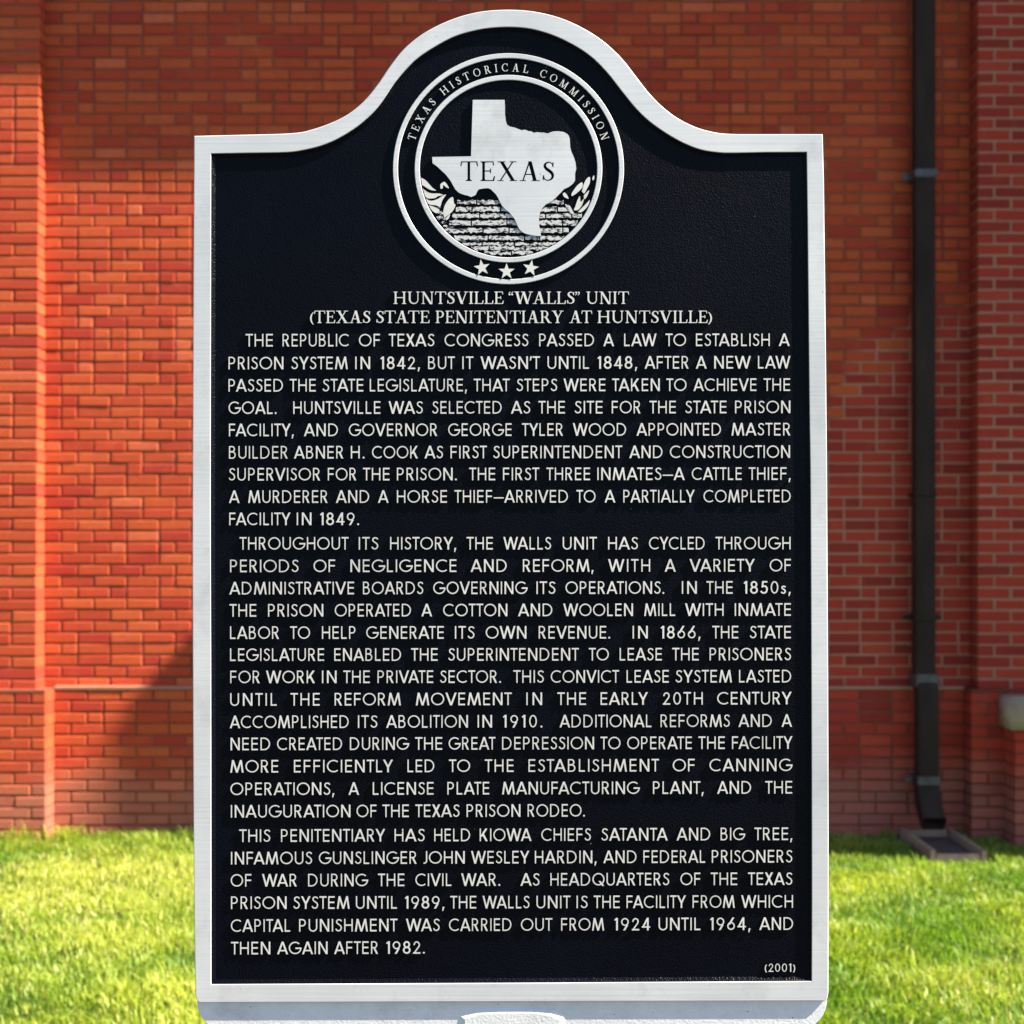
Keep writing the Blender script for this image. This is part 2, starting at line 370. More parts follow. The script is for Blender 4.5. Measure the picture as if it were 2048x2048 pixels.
def strap(z0, z1, y, ears=(1, 1), ew=.05, mt=None, slope=0.0, name='strap'):
    s = MB(); h = PWD/2+.006; d = PDP/2+.006
    s.box(PX-h, y-d-.004, z0, PX+h, y+d+.06, z1, 0, .004)
    for sd, on in ((-1, ears[0]), (1, ears[1])):
        if on:
            s.box(PX+sd*h+(-ew if sd < 0 else -.001), y+.03, z0+.005, PX+sd*h+(.001 if sd < 0 else ew), y+.045, z1-.008, 0, .003)
    return s.build(name, mt or M_STRAP, ds)
strap(3.93, 3.98, yp, (1, 0))
strap(2.04, 2.055, yp, (0, 0), mt=M_PIPE)
strap(1.30, 1.335, yp, (1, 1), mt=M_PIPE)
strap(.905, .985, yp-.028, (0, 0), name='joint_sleeve')
strap(.335, .385, yp-.06, (1, 0))

sb = MB()
def prism(mb, lower, upper, m=0):
    n = len(lower); a = mb.add(lower); b2 = mb.add(upper)
    mb.face([a+i for i in reversed(range(n))], m); mb.face([b2+i for i in range(n)], m)
    for i in range(n): mb.face([a+i, a+(i+1) % n, b2+(i+1) % n, b2+i], m)
bx0, bx1, by0, by1 = 2.315, 2.635, WY-.69, WY-.07      # tray: two long curbs, a back curb, a sloping floor open towards the lawn
def slab(x0, x1, y0, y1, z00, z01, z10, z11, m=0):
    prism(sb, [(x0,y0,z00),(x1,y0,z00),(x1,y1,z10),(x0,y1,z10)], [(x0+.006,y0+.006,z01),(x1-.006,y0+.006,z01),(x1-.006,y1-.006,z11),(x0+.006,y1-.006,z11)], m)
slab(bx0, bx0+.036, by0, by1, -.01, .056, -.01, .060); slab(bx1-.036, bx1, by0, by1, -.01, .050, -.01, .056)
slab(bx0+.0365, bx1-.0365, by1-.045, by1, -.01, .050, -.01, .050)
slab(bx0+.0365, bx1-.0365, by0+.003, by0+.04, -.01, .034, -.01, .030)
slab(bx0+.0365, bx1-.0365, by0+.0405, by1-.0455, -.01, .008, -.01, .014, 1)
tag(sb.build('splash_block', [M_CONC, M_DIRT]), 'tan concrete splash block tray in the grass under the downspout outlet', 'splash block')

# ------------------------------------------------------------------ lettering: two alphabets drawn as strokes, united by triangulation
def arc(cx, cy, rx, ry, a0, a1, n=18):
    return [(cx+rx*math.cos(R(a0+(a1-a0)*i/n)), cy+ry*math.sin(R(a0+(a1-a0)*i/n))) for i in range(n+1)]
def cat(pts, k=5):
    out = []
    for i in range(len(pts)-1):
        p0, p1, p2, p3 = pts[max(i-1,0)], pts[i], pts[i+1], pts[min(i+2, len(pts)-1)]
        for j in range(k):
            t = j/k; out.append(tuple(.5*((2*p1[d])+(-p0[d]+p2[d])*t+(2*p0[d]-5*p1[d]+4*p2[d]-p3[d])*t*t+(-p0[d]+3*p1[d]-3*p2[d]+p3[d])*t**3) for d in range(len(p1))))
    out.append(tuple(pts[-1])); return out
def rib(pts, w, closed=False):
    n = len(pts); L_, R_ = [], []
    for i, p_ in enumerate(pts):
        a = pts[(i-1) % n] if closed else pts[max(i-1, 0)]; c = pts[(i+1) % n] if closed else pts[min(i+1, n-1)]
        d1 = Vector((p_[0]-a[0], p_[1]-a[1])); d2 = Vector((c[0]-p_[0], c[1]-p_[1]))
        if d1.length < 1e-9: d1 = d2
        if d2.length < 1e-9: d2 = d1
        d1.normalize(); d2.normalize(); d = d1+d2
        d = d.normalized() if d.length > 1e-6 else d1
        ww = (w[i] if isinstance(w, (list, tuple)) else w)/2/max(.5, d.dot(d1))
        L_.append((p_[0]-d.y*ww, p_[1]+d.x*ww)); R_.append((p_[0]+d.y*ww, p_[1]-d.x*ww))
    out = []
    for i in range(n if closed else n-1):
        j = (i+1) % n; out.append([L_[i], R_[i], R_[j], L_[j]])
    return out
def Q(x0, y0, x1, y1): return [[(x0,y0),(x1,y0),(x1,y1),(x0,y1)]]
def D(x0, y0, x1, y1, h): return [[(x0,y0),(x0+h,y0),(x1+h,y1),(x1,y1)]]
def poly(*p): return [list(p)]
W_ = .092; HW_ = W_/2
def ell(cx, cy, rx, ry, w=W_, n=36): return rib(arc(cx, cy, rx, ry, 0, 360, n)[:-1], w, True)
SP = cat([(.475,.815),(.41,.905),(.29,.938),(.165,.90),(.115,.79),(.15,.665),(.28,.565),(.41,.455),(.465,.29),(.40,.125),(.265,.062),(.125,.10),(.05,.225)])
def bowl(x, yt, yb, xr): ry = (yt-yb)/2; return [(0.02, yt), (x, yt)] + arc(x, (yt+yb)/2, xr-x, ry, 88, -88, 14) + [(x, yb), (0.02, yb)]
SANS = {
 'A': (.86, D(0,0,.36,1,.14)+D(.72,0,.36,1,.14)+Q(.17,.235,.70,.345), 0),
 'B': (.57, Q(0,0,W_,1)+rib(bowl(.26,1-HW_,.555,.44), W_)+rib(bowl(.28,.535,HW_,.505), W_), 1),
 'C': (.86, rib(arc(.50,.5,.45,.445,48,312,28), W_), 0.4),
 'D': (.76, Q(0,0,W_,1)+rib(bowl(.26,1-HW_,HW_,.695), W_), 1),
 'E': (.50, Q(0,0,W_,1)+Q(.05,0,.5,.115)+Q(.05,.885,.5,1)+Q(.05,.455,.48,.57), 1),
 'F': (.49, Q(0,0,W_,1)+Q(.05,.885,.49,1)+Q(.05,.445,.47,.56), 1),
 'G': (.97, rib(arc(.50,.5,.45,.445,46,352,32), W_)+Q(.52,.415,1.0,.53), 0.4),
 'H': (.65, Q(0,0,W_,1)+Q(.65-W_,0,.65,1)+Q(.05,.45,.6,.565), 1),
 'I': (W_, Q(0,0,W_,1), 1),
 'J': (.34, rib([(.275,1),(.275,.26)]+arc(.115,.24,.16,.185,0,-115,10), W_), 0.3),
 'K': (.64, Q(0,0,W_,1)+D(.03,.36,.455,1,.165)+D(.475,0,.16,.60,.165), 1),
 'L': (.44, Q(0,0,W_,1)+Q(.05,0,.44,.115), 1),
 'M': (.99, D(0,0,.135,1,.125)+D(.43,0,.135,1,.13)+D(.43,0,.725,1,.13)+D(.865,0,.73,1,.125), .6),
 'N': (.71, Q(0,0,.12,1)+Q(.59,0,.71,1)+D(.575,0,0,1,.135), 1),
 'O': (1.0, ell(.5,.5,.44,.445), 0.4),
 'P': (.53, Q(0,0,W_,1)+rib(bowl(.25,1-HW_,.465,.465), W_), 1),
 'Q': (1.0, ell(.5,.5,.44,.445)+D(.80,-.03,.50,.36,.16), 0.4),
 'R': (.56, Q(0,0,W_,1)+rib(bowl(.25,1-HW_,.495,.455), W_)+D(.41,0,.17,.5,.15), 1),
 'S': (.53, rib(SP, W_), .5),
 'T': (.55, Q(.275-HW_,0,.275+HW_,1)+Q(0,.885,.55,1), 0.1),
 'U': (.65, rib([(HW_,1),(HW_,.33)]+arc(.325,.33,.325-HW_,.33-HW_,180,360,18)+[(.65-HW_,.33),(.65-HW_,1)], W_), 1),
 'V': (.83, D(.345,0,0,1,.14)+D(.345,0,.69,1,.14), 0),
 'W': (1.2, D(.265,0,0,1,.135)+D(.265,0,.5325,1,.135)+D(.80,0,.5325,1,.135)+D(.80,0,1.065,1,.135), 0),
 'X': (.66, D(0,0,.49,1,.155)+D(.505,0,.015,1,.155), 0.1),
 'Y': (.74, D(.30,.40,0,1,.145)+D(.30,.40,.595,1,.145)+Q(.306,0,.434,.46), 0),
 '0': (.60, ell(.30,.5,.235,.445), .5),
 '1': (.27, Q(.14,0,.268,1)+poly((0,.84),(.06,.77),(.2,.88),(.2,1),(.14,1)), .8),
 '2': (.56, rib([(.10,.68)]+arc(.285,.70,.19,.235,170,-28,16)+[(.10,.06)], W_)+Q(.02,0,.56,.115), .5),
 '4': (.62, Q(.385,0,.51,1)+Q(0,.215,.62,.32)+D(0,.22,.375,1,.135), .4),
 '5': (.56, Q(.13,.885,.52,1)+D(.085,.50,.13,1,.12)+rib(cat([(.11,.52),(.22,.60),(.37,.585),(.475,.45),(.485,.30),(.42,.13),(.27,.062),(.12,.10),(.03,.21)]), .122), .5),
 '6': (.60, ell(.30,.325,.235,.265)+D(.075,.42,.40,1,.145), .5),
 '8': (.58, ell(.29,.73,.185,.212,.12)+ell(.29,.285,.225,.228,.12), .5),
 '9': (.60, ell(.30,.675,.235,.265)+D(.165,0,.395,.42,.145)+[], .5),
 's': (.36, [[(x*.66,y*.62) for x,y in q] for q in rib(SP, .165)], .5),
 '.': (.15, poly(*arc(.075,.07,.075,.075,0,360,12)[:-1]), .6),
 ',': (.15, poly((.0,-.19),(.07,-.19),(.165,.135),(.03,.135)), .6),
 "'": (.13, poly((.0,.66),(.065,.66),(.16,1),(.03,1)), .3),
 '\u2014': (.80, Q(0,.335,.80,.425), .1),
 '(': (.24, rib(arc(.5,.4,.44,.62,132,228,14), .11), .5),
 ')': (.24, rib(arc(-.26,.4,.44,.62,48,-48,14), .11), .5),
}
# serif capitals
TK, TN, SH = .118, .055, .045
def ser(x0, x1, y, up, ext=.085):
    if up: return Q(x0-ext, y, x1+ext, y+SH) + poly((x0-.045,y+SH*.9),(x0+.01,y+SH*.9),(x0+.01,y+.12)) + poly((x1-.01,y+SH*.9),(x1+.045,y+SH*.9),(x1-.01,y+.12))
    return Q(x0-ext, y-SH, x1+ext, y) + poly((x0-.045,y-SH*.9),(x0+.01,y-.12),(x0+.01,y-SH*.9)) + poly((x1-.01,y-SH*.9),(x1-.01,y-.12),(x1+.045,y-SH*.9))
def stem(x, t=TK): return Q(x, 0, x+t, 1) + ser(x, x+t, 0, True) + ser(x, x+t, 1, False)
def vell(cx, cy, rx, ry, a0=0, a1=360, closed=True, n=40, tk=TK, tn=TN):
    pts = arc(cx, cy, rx, ry, a0, a1, n)
    if closed: pts = pts[:-1]
    ws = []
    for i in range(len(pts)):
        a = R(a0+(a1-a0)*i/n); ws.append(tn+(tk-tn)*abs(math.cos(a))**1.5)
    return rib(pts, ws, closed)
def sbowl(x, yt, yb, xr, tk=TK):
    pts = [(x-.2, yt), (x, yt)]+arc(x, (yt+yb)/2, xr-x, (yt-yb)/2, 85, -85, 16)+[(x, yb), (x-.2, yb)]
    ws = [TN, TN]+[TN+(tk-TN)*math.cos(R(85-170*i/16))**1.3 for i in range(17)]+[TN, TN]
    return rib(pts, ws)
SS = cat([(.47,.72,.05),(.44,.87,.055),(.30,.955,.06),(.17,.90,.09),(.115,.78,.12),(.17,.645,.14),(.30,.53,.155),(.42,.41,.145),(.465,.26,.12),(.41,.115,.09),(.26,.04,.06),(.11,.10,.055),(.055,.28,.05)])
sS = rib([(x,y) for x,y,w in SS], [w for x,y,w in SS]) + poly((.445,.72),(.50,.70),(.505,.97),(.455,.93)) + poly((.02,.03),(.07,.06),(.085,.30),(.03,.30))
SERIF = {
 'A': (.90, D(.11,0,.41,1,.065)+D(.60,0,.37,1,.165)+Q(.22,.31,.66,.37)+Q(0,0,.28,SH)+Q(.53,0,.90,SH)),
 'C': (.80, vell(.47,.5,.40,.465,52,318,False)+poly((.68,.69),(.745,.69),(.755,1.0),(.70,.96))),
 'E': (.66, stem(.09)+Q(.2,0,.6,TN)+Q(.2,1-TN,.58,1)+Q(.2,.48,.47,.54)+poly((.54,0),(.62,0),(.66,.25),(.60,.25))+poly((.54,1),(.59,1),(.615,.78),(.56,.78))+Q(.43,.40,.48,.63)),
 'H': (.92, stem(.09)+stem(.685)+Q(.2,.48,.72,.545)),
 'I': (.325, stem(.09)),
 'L': (.64, stem(.09)+Q(.2,0,.58,TN)+poly((.52,0),(.60,0),(.64,.28),(.58,.28))),
 'M': (1.04, Q(.10,0,.165,1)+ser(.10,.165,0,True)+stem(.80)+D(.44,0,.09,1,.15)+D(.49,0,.82,1,.075)+Q(.0,.95,.2,1)),
 'N': (.92, Q(.12,0,.185,1)+ser(.12,.185,0,True)+Q(.72,0,.785,1)+ser(.72,.785,1,False)+D(.62,-.02,.07,1,.165)+Q(0,.95,.2,1)),
 'O': (.94, vell(.47,.5,.39,.47)),
 'P': (.64, stem(.09)+sbowl(.32,1-TN/2,.46,.53)),
 'R': (.80, stem(.09)+sbowl(.32,1-TN/2,.48,.52)+D(.58,0,.31,.5,.16)+Q(.58,0,.82,SH)),
 'S': (.52, sS),
 'T': (.78, Q(.32,0,.32+TK,1)+ser(.32,.32+TK,0,True)+Q(.03,1-TN,.755,1)+poly((.0,.75),(.05,.75),(.09,1),(.03,1))+poly((.735,.75),(.785,.75),(.755,1),(.695,1))),
 'U': (.90, Q(.10,.3,.10+TK,1)+ser(.10,.10+TK,1,False)+Q(.70,.3,.765,1)+ser(.70,.765,1,False)+rib(arc(.453,.33,.28,.295,180,360,22), [TK-(TK-TN)*i/22 for i in range(23)])),
 'V': (.90, D(.39,0,.08,1,.165)+D(.42,0,.74,1,.065)+Q(0,.95,.34,1)+Q(.62,.95,.90,1)),
 'W': (1.28, D(.32,0,.08,1,.16)+D(.36,0,.60,1,.065)+D(.82,0,.55,1,.16)+D(.86,0,1.12,1,.065)+Q(0,.95,.34,1)+Q(1.0,.95,1.28,1)+Q(.46,.95,.72,1)),
 'X': (.88, D(.62,0,.09,1,.17)+D(.08,0,.66,1,.07)+Q(0,0,.28,SH)+Q(.54,0,.88,SH)+Q(.0,.95,.35,1)+Q(.55,.95,.84,1)),
 'Y': (.84, Q(.345,0,.345+TK,.46)+ser(.345,.345+TK,0,True)+D(.35,.42,.07,1,.155)+D(.41,.42,.68,1,.065)+Q(0,.95,.33,1)+Q(.56,.95,.84,1)),
 '(': (.26, rib([(x,y) for x,y in arc(.62,.38,.54,.66,130,230,16)], [.035+.075*math.sin(math.pi*i/16) for i in range(17)])),
 ')': (.26, rib([(x,y) for x,y in arc(-.36,.38,.54,.66,50,-50,16)], [.035+.075*math.sin(math.pi*i/16) for i in range(17)])),
 '\u201c': (.34, poly(*arc(.07,.76,.065,.065,0,360,10)[:-1])+poly((.0,.77),(.05,.83),(.14,.98),(.11,1.0),(.02,.9))+poly(*arc(.25,.76,.065,.065,0,360,10)[:-1])+poly((.18,.77),(.23,.83),(.32,.98),(.29,1.0),(.20,.9))),
 '\u201d': (.34, poly(*arc(.07,.93,.065,.065,0,360,10)[:-1])+poly((.14,.92),(.09,.86),(.0,.71),(.03,.69),(.12,.79))+poly(*arc(.25,.93,.065,.065,0,360,10)[:-1])+poly((.32,.92),(.27,.86),(.18,.71),(.21,.69),(.30,.79))),
}
def area(p): return sum(p[i][0]*p[(i+1) % len(p)][1]-p[(i+1) % len(p)][0]*p[i][1] for i in range(len(p)))/2
def union(polys, minus=None):
    vs, fs = [], []
    np_ = len(polys)
    for q in polys + (minus or []):
        if abs(area(q)) < 1e-9: continue
        if area(q) < 0: q = q[::-1]
        b = len(vs); vs += [Vector(p_[:2]) for p_ in q]; fs.append(list(range(b, b+len(q))))
    ov, oe, of, a, b_, oo = delaunay_2d_cdt(vs, [], fs, 0, 1e-6, True)
    keep = []
    for f, o in zip(of, oo):
        if not o: continue
        if minus and any(k >= np_ for k in o): continue
        keep.append(list(f))
    cnt = {}
    for f in keep:
        for i in range(len(f)): cnt[(f[i], f[(i+1) % len(f)])] = 1
    bd = [e for e in cnt if (e[1], e[0]) not in cnt]
    return [tuple(v) for v in ov], keep, bd
CACHE = {}
def glyph(font, ch):
    key = (id(font), ch)
    if key not in CACHE: CACHE[key] = union(font[ch][1])
    return CACHE[key]
PXM = 1840.0
def P(px, py, d): return ((px-1024)/PXM, d, CAMH+(1110-py)/PXM)
def put(mb, shape, fn, front, back, m=0, ms=1):
    vs, fs, bd = shape
    q = [fn(x, y) for x, y in vs]
    a = mb.add([P(x, y, front) for x, y in q]); b2 = mb.add([P(x, y, back) for x, y in q])
    for f in fs: mb.face([a+i for i in f], m)
    for i, j in bd: mb.face([a+i, b2+i, b2+j, a+j], ms)
def bear(g): return g[2]*.085 + .018 if len(g) > 2 else 0
def advance(font, text, gap):
    xs = []; x = 0
    for i, ch in enumerate(text):
        gl = font[ch]; b0 = bear(gl)
        if i: x += b0
        xs.append(x); x += gl[0] + b0 + gap
    x -= (bear(font[text[-1]]) + gap)
    return xs, x
PAIR = {('A','T'):-.1, ('T','A'):-.1, ('L','T'):-.06, ('A','V'):-.12, ('V','A'):-.12, ('L','Y'):-.1, ('A','W'):-.08, ('W','A'):-.08, ('T','Y'):-.02, ('A','Y'):-.1, ('P','A'):-.08, ('F','A'):-.1, ('Y','L'):-.02, ('T','O'):-.03, ('A','C'):-.02, ('R','Y'):-.03, ('R','T'):-.02, ('R','V'):-.02, ('A','G'):-.02,('V','O'):-.03,('L','V'):-.03}
def word(mb, font, text, x0, x1, yl, cap, front, back, gap=.0, slope=0.0):
    xs, tot = advance(font, text, gap)
    sh = 0; xs2 = []
    for i, ch in enumerate(text):
        if i: sh += PAIR.get((text[i-1], ch), 0)*.8
        xs2.append(xs[i]+sh)
    tot += sh; s = (x1-x0)/tot
    # widen by tracking rather than by stretching when a word is set loosely
    s_n = cap*1.0
    if font is SANS and len(text) > 1:
        sx = min(max(s, s_n*.93), s_n*1.07); extra = ((x1-x0)-tot*sx)/(len(text)-1)
    else: sx = s; extra = 0
    for i, ch in enumerate(text):
        ox = x0 + xs2[i]*sx + extra*i
        put(mb, glyph(font, ch), lambda u, v: (ox+u*sx, yl - v*cap + slope*(ox+u*sx-x0)), front, back)

# ------------------------------------------------------------------ the marker
D_FRAME, D_PANEL = 0.0, 0.0040
marker = empty('historical_marker', (0, .02, 0), 'tall arched dark navy historical marker plaque with pale metal frame and raised writing', 'sign')
zl = lambda pts: [(360+x*.34369, y*.34369) for x, y in pts]
zr = lambda pts: [(1024+x*.34369, y*.34369) for x, y in pts]
def smooth(pts): return cat(pts, 4)
o_l = zl([(640,775),(760,755),(900,705),(1000,648),(1080,577),(1150,490),(1220,387),(1300,287),(1400,204),(1500,147),(1600,105),(1700,76),(1800,60),(1920,55)])
o_r = zr([(100,62),(200,80),(300,110),(400,155),(500,215),(580,280),(650,352),(720,442),(790,532),(870,615),(960,684),(1060,735),(1160,765),(1260,778)])
i_l = zl([(620,885),(720,872),(830,844),(930,800),(1040,730),(1130,648),(1190,570),(1250,480),(1330,387),(1400,325),(1500,261),(1600,210),(1700,180),(1800,162),(1920,156)])
i_r = zr([(100,165),(200,190),(300,230),(400,285),(480,345),(560,428),(640,530),(720,628),(800,705),(900,776),(1000,832),(1100,870),(1200,886),(1280,889)])
outer = [(388.2,271.5)] + smooth([(480,269.3)]+o_l+o_r+[(1520,268)]) + [(1645.6,268)] + smooth([(1648,362),(1652,700),(1654.5,1000),(1657,1500),(1657.5,1800),(1657,1985)]) + [(1655,1998),(1650,2002)] + [(1024,2003.5),(400,2005.5),(394,2003)] + smooth([(391,1990),(388.5,1850),(386.5,1600),(385,1200),(385,1000),(386.5,600)])
inner = [(421.9,306.9)] + smooth([(500,305.5)]+i_l+i_r+[(1530,304.3)]) + [(1613.6,304)] + smooth([(1615.5,450),(1619,800),(1621.5,1000),(1623.5,1500),(1624,1800)]) + [(1623.5,1962.5),(1024,1966)] + [(422.5,1968.8)] + smooth([(422.5,1800),(422,1400),(421,1000),(421.5,600)])
def inset(pts, d):
    n = len(pts); s = 1 if area(pts) > 0 else -1; out = []
    for i in range(n):
        a, p_, c = (Vector(pts[(i-1) % n]), Vector(pts[i]), Vector(pts[(i+1) % n]))
        d1 = (p_-a).normalized(); d2 = (c-p_).normalized(); n1 = Vector((-d1.y, d1.x))*s; n2 = Vector((-d2.y, d2.x))*s
        nn = n1+n2; nn = nn.normalized(); k = d/max(.5, nn.dot(n1)); out.append((p_.x+nn.x*k, p_.y+nn.y*k))
    return out
def strip(mb, a, da, b_, db, m=0):
    n = len(a); s = 1 if area(a) > 0 else -1
    ia = mb.add([P(x, y, da) for x, y in a]); ib = mb.add([P(x, y, db) for x, y in b_])
    for i in range(n):
        j = (i+1) % n; mb.face([ia+i, ia+j, ib+j, ib+i], m)
# frame: raised border with a softened outer edge
fr = MB()
oin = inset(outer, 1.6); iin = inset(inner, -1.0)
put(fr, union([oin], [iin]), lambda x, y: (x, y), D_FRAME, D_FRAME+.0001)
fr.f = [f for f in fr.f if True]
strip(fr, oin, D_FRAME, outer, D_FRAME+.0009); strip(fr, outer, D_FRAME+.0009, outer, .0050)
strip(fr, iin, D_FRAME, inner, D_FRAME+.0007)
fr.build('frame', [M_FRAME, M_FRAME], marker)
# panel with sloping painted margin
pn = MB(); pin = inset(inner, 7.5)
put(pn, union([pin]), lambda x, y: (x, y), D_PANEL, D_PANEL+.0002)
strip(pn, inner, D_FRAME+.0007, pin, D_PANEL)
pn.build('panel', [M_PANEL, M_PANEL], marker)
# cast body behind frame and panel, reaching down past the frame, with round lower corners
body = outer[:0] + [(388.2,271.5)] + smooth([(480,269.3)]+o_l+o_r+[(1520,268)]) + [(1645.6,268)] + smooth([(1648,362),(1654.5,1000),(1657.5,1800),(1656,1995)])
body += arc(1600,2002,56,62,0,85,8) + [(1300,2066),(1024,2067),(740,2066)] + arc(448,2004,56,62,95,180,8) + smooth([(388.5,1850),(385,1000),(386.5,600)])
bd = MB(); bi = inset(body, 1.5)
put(bd, union([bi]), lambda x, y: (x, y), .0044, .0045); strip(bd, bi, .0044, body, .0057); strip(bd, body, .0057, body, .026)
vs, fs, _ = union([body]); a = bd.add([P(x, y, .026) for x, y in vs])
for f in fs: bd.face([a+i for i in reversed(f)])
bd.build('body', [M_PLATE, M_PLATE], marker)
sk = MB()               # raised boss added to catch the sun as a highlight on the foot
sf = [(930,2040),(955,2031),(1000,2028),(1060,2028),(1098,2032),(1118,2041),(1118,2066),(930,2066)]
so = [(916,2032),(948,2021),(998,2017),(1062,2017),(1106,2022),(1132,2034),(1132,2066.5),(916,2066.5)]
put(sk, union([sf]), lambda x, y: (x, y), .0020, .0021); strip(sk, sf, .0020, so, .0046)
sk.build('highlight_boss', [M_PLATE, M_PLATE], marker)
ps = MB()
def cyl(mb, cx, cy, z0, z1, r, n=28):
    a = mb.add([(cx+r*math.cos(6.28318*i/n), cy+r*math.sin(6.28318*i/n), z0) for i in range(n)]); b2 = mb.add([(cx+r*math.cos(6.28318*i/n), cy+r*math.sin(6.28318*i/n), z1) for i in range(n)])
    for i in range(n): mb.face([a+i, a+(i+1) % n, b2+(i+1) % n, b2+i])
    mb.face([b2+i for i in range(n)])
cyl(ps, 0, .055, -.05, 1.9, .030); ps.build('post', M_PLATE, marker, True)

